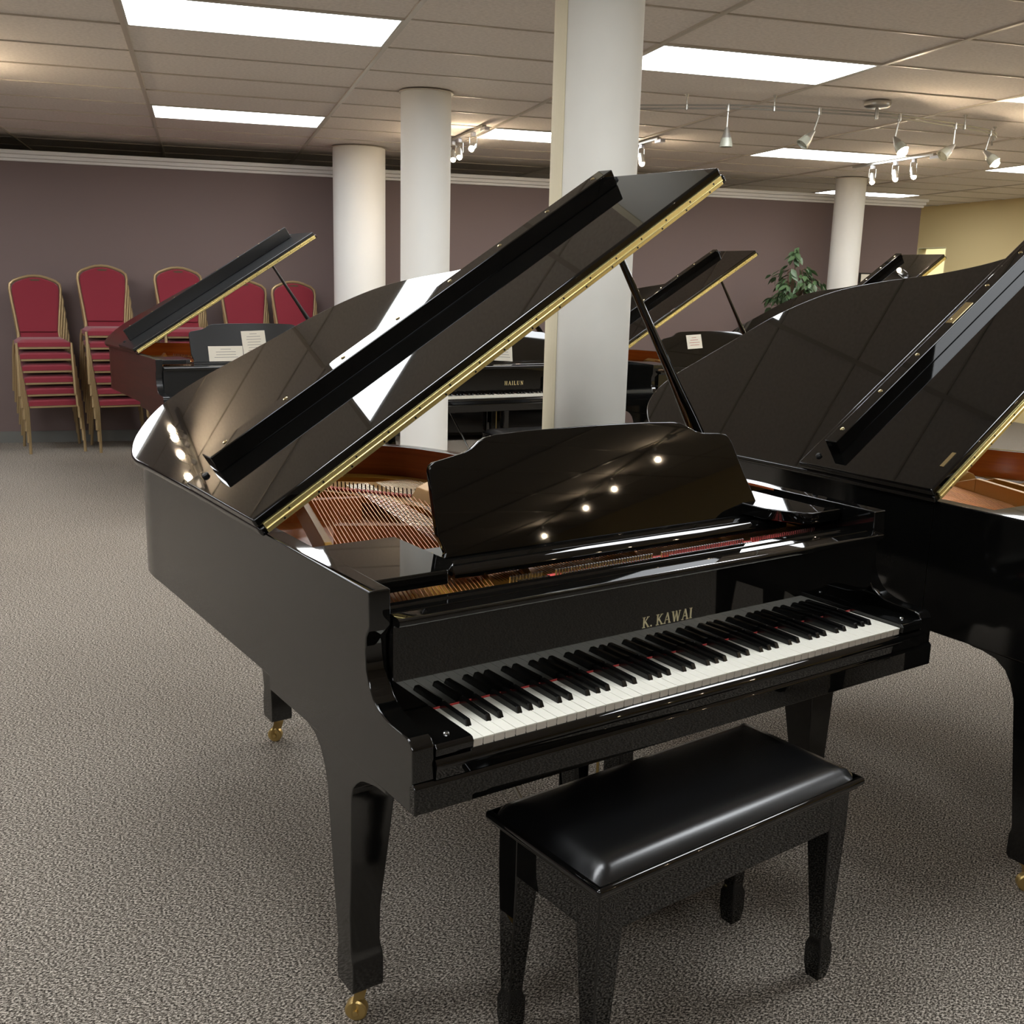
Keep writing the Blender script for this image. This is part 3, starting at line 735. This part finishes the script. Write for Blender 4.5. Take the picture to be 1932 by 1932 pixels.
# ------------------------------------------------------------------ benches
def bench(loc, rz, label, L=.765, W_=.345, H=.503):
    T = empty('piano_bench', (loc[0], loc[1], 0), rz, label, 'bench', 'piano benches')
    hx, hy = L/2, W_/2
    b = MB(); b.box(-hx, hx, -hy, hy, H-.030, H-.012); b.build('seat_frame', M['lacquer'], T, bevel=.0075, seg=4)
    b = MB(); b.box(-hx+.010, hx-.010, -hy+.010, hy-.010, H-.040, H-.0302); b.build('seat_molding', M['lacquer'], T, bevel=.004, seg=3)
    # padded leather cushion
    nx, ny = 36, 20; c = MB(); vs = []; fs = []
    ex, ey = hx-.012, hy-.012
    for j in range(ny+1):
        for i in range(nx+1):
            a, d = i/nx*2-1, j/ny*2-1
            dx_, dy_ = (1-abs(a))*ex, (1-abs(d))*ey
            t = min(1, min(dx_, dy_)/.055); k = math.sqrt(max(0, 1-(1-t)**2))
            z = H-.012+.027*k*(.86+.14*(1-a*a)*(1-d*d))
            vs.append((a*ex, d*ey, z))
    for j in range(ny):
        for i in range(nx): q = j*(nx+1)+i; fs.append((q, q+1, q+nx+2, q+nx+1))
    c.add(vs, fs); c.build('cushion', M['leather'], T, smooth=True)
    ax, ay = hx-.022, hy-.022
    for (x0, x1, y0, y1) in ((-ax, ax, -ay, -ay+.018), (-ax, ax, ay-.018, ay), (-ax, -ax+.018, -ay, ay), (ax-.018, ax, -ay, ay)):
        b = MB(); b.box(x0+.001, x1-.001, y0+.001, y1-.001, H-.125, H-.03); b.build('apron', M['lacquer'], T, bevel=.002)
    for sx in (-1, 1):
        for sy in (-1, 1):
            b = MB(); ox, oy = sx*ax, sy*ay
            ring = [(.060, H-.0305), (.060, H-.13), (.034, .105), (.033, .095), (.043, .080), (.043, .035), (.034, 0)]
            vs, fs = [], []
            for wd, z in ring:
                xi, yi = (.0, .0)
                cx, cy = ox-sx*.030, oy-sy*.030
                if wd < .06: cx += sx*.006; cy += sy*.006
                h_ = wd/2
                vs += [(cx-h_, cy-h_, z), (cx+h_, cy-h_, z), (cx+h_, cy+h_, z), (cx-h_, cy+h_, z)]
            for q in range(len(ring)-1):
                for k in range(4): fs.append((q*4+k, q*4+(k+1) % 4, (q+1)*4+(k+1) % 4, (q+1)*4+k))
            fs += [(0, 1, 2, 3), tuple((len(ring)-1)*4+k for k in (3, 2, 1, 0))]
            b.add(vs, fs); b.build('leg', M['lacquer'], T, bevel=.003, seg=2)
    return T
bench((.499, -.030), R(2.6), 'black piano bench with a padded leather seat in the foreground')
bench((3.32, 4.40), R(-6.9), 'black bench with a padded seat pushed under the distant piano with gold lettering', H=.503)

bench((2.42, -.98), R(-2), 'unseen black bench added outside the right edge to darken the near piano reflections', H=.503)  # out of view, added as something dark for the near fallboard to mirror

def upright(u, v, rz, label):
    p = room(u, v); T = empty('upright_piano', (p.x, p.y, 0), rz, label, 'piano')
    b = MB(); b.box(-.745, .745, -.02, .30, .08, 1.0); b.build('case', M['lacquer'], T, bevel=.004)
    b = MB(); b.box(-.76, .76, -.06, .31, 1.0005, 1.022); b.build('top_lid', M['lacquer'], T, bevel=.004)
    b = MB(); b.box(-.735, .735, -.30, -.0205, .60, .72); b.build('key_bed', M['lacquer'], T, bevel=.004)
    b = MB(); b.box(-.66, .66, -.27, -.021, .7205, .745); b.build('fallboard', M['lacquer'], T, bevel=.004)
    for sx in (-1, 1):
        b = MB(); b.box(sx*.70-.035, sx*.70+.035, -.29, -.021, .0, .07); b.build('toe_block', M['lacquer'], T, bevel=.004)
        b = MB(); b.prism([(sx*.70-.022, .07), (sx*.70+.022, .07), (sx*.70+.033, .60), (sx*.70-.033, .60)], -.27, -.21, 'y'); b.build('leg', M['lacquer'], T, bevel=.003)
        b = MB(); b.box(sx*.745-.03, sx*.745+.0, -.02, .30, 0, .08) if sx > 0 else b.box(-.745, -.715, -.02, .30, 0, .08); b.build('foot', M['black_plastic'], T)
    for k in (-1, 0, 1):
        b = MB(); b.box(k*.09-.02, k*.09+.02, -.14, -.0205, .085, .095); b.build('pedal', M['brass_old'], T, bevel=.003)
    return T
upright(2.30, 8.06, -PHI, 'black upright piano against the brown wall, glimpsed beneath the piano with gold lettering')

# ------------------------------------------------------------------ sheets of paper on the music desks
def sheet(piano_loc, yaw, x, h, w_, hh, tilt, label, red=False):
    a = R(14); base = (.432, .922)
    y = base[0]+h*math.sin(a)-.003; z = base[1]+h*math.cos(a)
    l = Vector((x, y, z)); c, s = math.cos(-yaw), math.sin(-yaw)
    p = Vector((piano_loc[0]+l.x*c-l.y*s, piano_loc[1]+l.x*s+l.y*c, l.z))
    o = MB(); o.box(-w_/2, w_/2, -.0006, .0006, 0, hh)
    nl = max(2, int(hh/.022))
    for k in range(nl):
        zz = hh-.02-k*(hh-.03)/nl; ww = w_*(.30 if k == 0 else random.uniform(.5, .75))
        o.box(-ww/2, ww/2, -.0010, -.0006, zz-.003, zz, 1)
    ob = o.build('paper_sheet', [M['paper'], M['red_ink'] if red else M['ink']])
    ob.location = p; ob.rotation_euler = (-a, tilt, -yaw)
    tag(ob, label, 'paper', 'papers on the music desks'); return ob
P3 = ((1.091, 5.26), R(2.4)); P4 = ((2.750, 4.80), R(5.6)); P5 = ((4.172, 3.942), R(5.4))
sheet(P3[0], P3[1], .42, .004, .24, .105, 0.0, 'wide white card at the foot of the mahogany piano music desk')
sheet(P3[0], P3[1], .63, .05, .17, .165, R(-2), 'upright printed sheet on the mahogany piano music desk')
sheet(P4[0], P4[1], .70, .004, .16, .17, R(3), 'white sheet on the music desk of the piano with gold lettering')
sheet(P5[0], P5[1], .48, .135, .14, .105, R(-3), 'white card with red print on the desk of the piano right of the big pillar', True)

# ------------------------------------------------------------------ stacking chairs
def make_chair():
    T = empty('banquet_chair', (0, 0, 0))
    W_, D_ = .40, .41
    # seat cushion
    b = MB(); n = 10; vs = []; fs = []
    top = .455
    for j in range(n+1):
        for i in range(n+1):
            a, d = i/n*2-1, j/n*2-1; t = min(1, (1-max(abs(a), abs(d)))/.22); k = math.sqrt(max(0, 1-(1-t)**2))
            vs.append((a*W_/2, d*D_/2, top-.02+.024*k))
    for j in range(n):
        for i in range(n): q = j*(n+1)+i; fs.append((q, q+1, q+n+2, q+n+1))
    b.add(vs, fs); b.box(-W_/2, W_/2, -D_/2, D_/2, top-.055, top-.02)
    b.build('seat_cushion', M['chair_fabric'], T, smooth=True)
    b = MB(); b.box(-W_/2+.005, W_/2-.005, -D_/2+.004, D_/2-.01, top-.074, top-.055); b.build('seat_rail', M['chair_frame'], T, bevel=.003)
    # back: crowned outline, slightly reclined
    def back(sc, z0=0):
        pts = [(-.160, .50), (-.172, .62), (-.190, .76), (-.200, .86), (-.194, .90), (-.162, .928), (-.10, .952), (-.05, .966), (0, .970)]
        pts = pts+[(-x, z) for x, z in reversed(pts[:-1])]
        return pts
    pts = back(1)
    rec = lambda z: D_/2-.015+(z-.45)*.10
    b = MB(); q = [(x*.93, z-.012 if z > .55 else z) for x, z in pts]; m_ = len(q)
    vs = [(x, rec(z)-.022, z) for x, z in q]+[(x, rec(z)+.018, z) for x, z in q]
    b.add(vs, [tuple(range(m_)), tuple(range(2*m_-1, m_-1, -1))]+[(i, (i+1) % m_, (i+1) % m_+m_, i+m_) for i in range(m_)])
    b.build('backrest', M['chair_fabric'], T, bevel=.012, seg=3)
    b = MB(); path = [(-.168, .39)]+pts+[(.168, .39)]
    b.tube([(x, rec(z), z) for x, z in path], .0125, 8); b.build('back_frame', M['chair_frame'], T, smooth=True)
    b = MB(); b.prism([(-.045, .940), (-.03, .928), (.03, .928), (.045, .940), (0, .944)], rec(.93)-.024, rec(.93)-.020, 'y'); b.build('hand_hold', M['bark'], T)
    for sx in (-1, 1):
        b = MB(); b.tube([(sx*.208, -D_/2+.02, .43), (sx*.209, -D_/2+.015, .40), (sx*.214, -D_/2-.02, 0)], .0125, 8); b.build('leg', M['chair_frame'], T, smooth=True)
        b = MB(); b.tube([(sx*.195, D_/2-.03, .43), (sx*.205, D_/2-.02, .38), (sx*.225, D_/2+.03, 0)], .0125, 8); b.build('leg', M['chair_frame'], T, smooth=True)
    return T
proto = make_chair(); used = False
stacks = [(-1.70, 6, 'leftmost stack'), (-1.15, 7, 'second stack from the left'), (-.525, 7, 'third stack, behind the mahogany lid'),
          (.025, 6, 'fourth stack, behind the mahogany piano desk'), (.465, 6, 'rightmost stack beside the white pillar')]
ordn = ['bottom', 'second', 'third', 'fourth', 'fifth', 'sixth', 'seventh']
for u, nst, nm in stacks:
    for k in range(nst):
        c = proto if not used else copy_tree(proto); used = True
        p = room(u-.009*k, 8.01-.007*k, .098*k)
        c.location = p; c.rotation_euler = (0, 0, -PHI+R(13))
        pos = 'topmost' if k == nst-1 else ordn[k]+('' if k == 0 else ' from floor')
        if k: # the legs of the upper chairs nest over the lower ones
            pass
        tag(c, 'red banquet chair, %s in the %s' % (pos, nm), 'chair', 'stacked red banquet chairs')

# ------------------------------------------------------------------ plant
def ficus(u, v):
    p = room(u, v); T = empty('potted_ficus', (p.x, p.y, 0), 0, 'leafy green ficus in front of the brown wall beside the far right pillar', 'plant')
    b = MB(); b.lathe([(.13, 0), (.15, .02), (.19, .30), (.20, .33), (.18, .33), (.17, .30)], n=24); b.build('pot', M['pot'], T, smooth=True)
    b = MB(); b.lathe([(.17, .29), (.17, .30)], n=20); b.build('soil', M['bark'], T)
    tips = []; br = MB()
    br.tube([(0, 0, .29), (.02, .01, .8), (-.01, 0, 1.3)], [.018, .015, .012], 7)
    for k in range(62):
        a = random.uniform(0, 2*PI); rr = random.uniform(.08, .31); zz = random.uniform(1.50, 1.80)-rr*.45
        if k < 3: rr = .06; zz = 1.84+.035*k; a = R(200)
        q = [(-.01, 0, 1.12+random.uniform(-.1, .15)), (math.cos(a)*rr*.5, math.sin(a)*rr*.5, zz-.04), (math.cos(a)*rr, math.sin(a)*rr, zz-.02)]
        br.tube(q, [.006, .004, .002], 5); tips.append(q)
    br.build('trunk', M['bark'], T, smooth=True)
    lm = MB()
    L, W_ = .098, .047
    prof = [(0, 0), (.18, .55), (.42, 1.0), (.68, .72), (.88, .28), (1, 0)]
    vs = []
    for t, w_ in prof: vs += [(-w_*W_/2, t*L, -.012*t*t+.006*w_), (0, t*L, -.012*t*t), (w_*W_/2, t*L, -.012*t*t+.006*w_)]
    fs = []
    for i in range(len(prof)-1): fs += [(i*3, i*3+1, i*3+4, i*3+3), (i*3+1, i*3+2, i*3+5, i*3+4)]
    lm.add(vs, fs); me = lm.mesh('leaf', M['leaf'], True)
    for k in range(295):
        q = tips[k % len(tips)]; t = random.uniform(.35, 1.1)
        a_, b_ = Vector(q[1]), Vector(q[2]); c = a_+(b_-a_)*t+Vector((random.uniform(-.03, .03), random.uniform(-.03, .03), random.uniform(-.05, .03)))
        out = math.atan2(c.y, c.x)-PI/2
        o = place('leaf', me, T, c, (random.uniform(-1.3, -.3), random.uniform(-.6, .6), out+random.uniform(-.9, .9)))
        s_ = random.uniform(.75, 1.2); o.scale = (s_, s_, s_)
    return T
ficus(5.22, 7.72)

# small framed notice on the partition by the far pillar
b = MB(); rbox(b, 6.42, 6.60, VP-.014, VP-.002, 1.56, 1.70); pf = b.build('framed_notice', M['black_plastic'])
tag(pf, 'small black-framed white notice on the brown wall right of the far pillar', 'picture')
b = MB(); rbox(b, 6.435, 6.585, VP-.016, VP-.0135, 1.57, 1.685); b.build('notice_sheet', M['paper'], pf)

# ------------------------------------------------------------------ spotlights
def lit(mb_name, p, parent, r=.017):
    b = MB(); b.lathe([(.001, -r), (r*.7, -r*.7), (r, 0), (r*.7, r*.7), (.001, r)], p, (0, 0, 1), n=12)
    return b.build(mb_name, M['bulb'], parent, smooth=True)

def mono_head(top, aim, label, on=False, lean=(0, 0)):
    """rail clip, stem and a bell shaped head aimed along aim"""
    T = empty('spot_light', top, 0, label, 'spotlight', 'bell spotlights on the curved rail')
    aim = Vector(aim).normalized(); tv = Vector((lean[0], lean[1], -.125))
    b = MB(); b.lathe([(.011, .018), (.012, .012), (.012, -.024), (.008, -.028)], n=14); b.build('rail_clip', M['nickel'], T, smooth=True)
    b = MB(); b.tube([(0, 0, -.02), (tv.x*.3, tv.y*.3, -.05), tv], .0045, 8); b.build('stem', M['nickel'], T, smooth=True)
    b = MB(); b.lathe([(.008, -.012), (.012, 0), (.022, .030), (.030, .050)], tv, aim, n=20); b.build('socket', M['nickel'], T, smooth=True)
    b = MB(); b.lathe([(.030, .050), (.035, .075), (.039, .100), (.035, .101), (.028, .08)], tv, aim, n=20); b.build('shade', M['glass_frost'], T, smooth=True)
    q = tv+aim*.104
    if on: lit('bulb', q, T, .028)
    else:
        b = MB(); b.lathe([(.024, 0), (.024, .006)], tv+aim*.086, aim, n=16); b.build('bulb', M['glass_frost'], T)
    return T

rail_z = HC-.072
def railpt(px, py, z):
    """a point at height z on the sight line measured in the photograph (used once to survey the rail)"""
    return None
rail_pts = [(3.00, 3.90), (3.36, 3.66), (3.78, 3.27), (4.02, 3.12), (4.24, 3.02), (4.63, 2.86), (4.80, 2.82), (5.33, 2.79), (5.72, 2.80), (5.93, 2.88), (6.02, 2.96)]
rp = spline([(x, y, rail_z) for x, y in rail_pts], 6)
RT = empty('curved_light_rail', (rail_pts[5][0], rail_pts[5][1], HC), 0, 'curved brushed metal light rail hanging under the ceiling at upper right', 'light rail')
ox, oy = rail_pts[5]
b = MB()
for dz in (-.009, .009): b.tube([(x-ox, y-oy, z-HC+dz) for x, y, z in rp], .0055, 8)
b.tube([(rp[-1][0]-ox, rp[-1][1]-oy, rail_z-HC+.01), (rp[-1][0]-ox+.012, rp[-1][1]-oy+.012, rail_z-HC-.02), (rp[-1][0]-ox+.004, rp[-1][1]-oy+.004, rail_z-HC-.045)], .006, 8)
b.build('rail', M['nickel'], RT, smooth=True)
b = MB(); b.lathe([(.078, 0), (.080, -.010), (.078, -.024), (.062, -.034), (.012, -.036)], n=32); b.build('canopy', M['nickel'], RT, smooth=True)
b = MB(); b.lathe([(.008, -.034), (.012, -.045), (.012, -.098), (.010, -.10)], n=14); b.build('canopy_stem', M['nickel'], RT, smooth=True)
for k, (x, y) in enumerate([(3.605, 3.43), (4.02, 3.12), (5.42, 2.785), (6.00, 2.94)]):
    b = MB(); b.lathe([(.013, -.001), (.010, -.010), (.0045, -.018), (.0045, -.055), (.009, -.060), (.010, -.088), (.006, -.092)], (x-ox, y-oy, 0), n=12); b.build('standoff', M['nickel'], RT, smooth=True)
mono = [((3.79, 3.27), (0.02, 0.0, -1), False, 'bell spotlight hanging straight down, leftmost on the curved rail', (0, 0)),
        ((4.28, 3.00), (-.70, .25, -.80), False, 'unlit bell spotlight second from the left on the curved rail, tilted left', (-.03, .01)),
        ((4.80, 2.82), (.02, -.55, -.70), True, 'lit bell spotlight just right of the ceiling canopy on the curved rail', (-.01, .01)),
        ((5.33, 2.79), (-.75, .25, -.70), False, 'unlit bell spotlight tilted left, near the right part of the curved rail', (.0, .0)),
        ((5.75, 2.81), (.20, -.60, -.65), True, 'lit bell spotlight at the right end of the curved rail', (-.02, .01))]
for (x, y), aim, on, lab, ln in mono: mono_head((x, y, rail_z), aim, lab, on, ln)

def track(p0, p1, heads, label, gname, lamp_lab, feed_end=0):
    P0, P1 = Vector(p0), Vector(p1); d = (P1-P0); L = d.length; ang = math.atan2(d.y, d.x)
    T = empty('light_track', P0, ang, label, 'light track')
    b = MB(); b.box(0, L, -.017, .017, -.020, -.0005); b.build('track_bar', M['nickel'] if feed_end < 2 else M['grid'], T, bevel=.002)
    b = MB(); b.box(-.07 if feed_end == 0 else L-.02, .04 if feed_end == 0 else L+.09, -.02, .02, -.045, -.0205); b.build('feed_box', M['white_plastic'], T, bevel=.003)
    for k, (t, aim, lab) in enumerate(heads):
        q = P0+d*t; H_ = empty('track_spot', (q.x, q.y, P0.z-.021), 0, lab, 'spotlight', gname)
        a = Vector(aim).normalized()
        b = MB(); b.box(-.016, .016, -.016, .016, -.028, 0); b.build('adapter', M['white_plastic'], H_, bevel=.003)
        b = MB(); side = a.cross(Vector((0, 0, 1)));
        if side.length < .05: side = Vector((1, 0, 0))
        side.normalize(); c = Vector((0, 0, -.105))
        b.tube([c+side*.030, c+side*.030+Vector((0, 0, .075)), c-side*.030+Vector((0, 0, .075)), c-side*.030], .0035, 6); b.build('yoke', M['nickel'], H_, smooth=True)
        b = MB(); b.lathe([(.012, -.045), (.022, -.035), (.026, .0), (.027, .038), (.024, .040)], c, a, n=18); b.build('lamp_can', M['nickel'], H_, smooth=True)
        lit('bulb', c+a*.043, H_, .021)
    return T
dn = lambda x, y, z=-1: (x, y, z)
track((3.395, 5.34, HC), (3.68, 6.36, HC), [(.27, dn(-.6, -.5, -.35), 'track spotlight nearest the camera on the track by the narrow pillar'), (.64, dn(-.2, -.5), 'track spotlight third along the track by the narrow pillar'), (.82, dn(-.2, -.5), 'fourth track spotlight, close against the narrow pillar'), (.97, dn(-.2, -.5), 'farthest lit track spotlight, touching the narrow pillar edge')],
      'short ceiling light track between the narrow pillar and the big pillar', 'spotlights on the track by the narrow pillar', '')
track((4.731, 4.93, HC), (5.05, 5.95, HC), [(.31, dn(0, -.3), 'lit track spotlight right beside the big pillar'), (.50, dn(-.3, -.3), 'track spotlight half hidden by the big pillar edge')],
      'short ceiling light track emerging right of the big pillar', 'spotlights on the track right of the big pillar', '')
track((6.966, 4.06, HC), (7.30, 5.13, HC), [(.23, dn(-.1, -.3), 'rightmost of the three lit track spotlights above the far right pillar'), (.45, dn(-.1, -.3), 'middle of the three lit track spotlights above the far right pillar'), (.74, dn(-.2, -.3), 'leftmost of the three lit track spotlights above the far right pillar')],
      'ceiling light track with three lit spots above the far right pillar', 'three lit spots above the far pillar', '')
l0, l1 = room(-1.9, 4.6, HC), room(-1.86, 5.8, HC)
track(l0, l1, [(.07, dn(.3, -.9, -.5), 'track spotlight outside the left edge, first'), (.326, dn(.3, -.9, -.5), 'track spotlight outside the left edge, second'), (.525, dn(.3, -.9, -.5), 'track spotlight outside the left edge, third'), (.625, dn(.3, -.9, -.5), 'track spotlight outside the left edge, last')],
      'ceiling light track outside the left edge, mirrored in the near piano lid', 'spotlights mirrored in the near lid', '')
m0, m1 = room(6.5, -2.4, HC), room(8.3, -5.6, HC)
track(m0, m1, [(.09, dn(-.5, .8, -.4), 'track spotlight behind the camera, first'), (.35, dn(-.5, .8, -.4), 'track spotlight behind the camera, second'), (.545, dn(-.5, .8, -.4), 'track spotlight behind the camera, third'), (.88, dn(-.5, .8, -.4), 'track spotlight behind the camera, last')],
      'ceiling light track behind the camera, mirrored in the music desk', 'spotlights mirrored in the music desk', '')
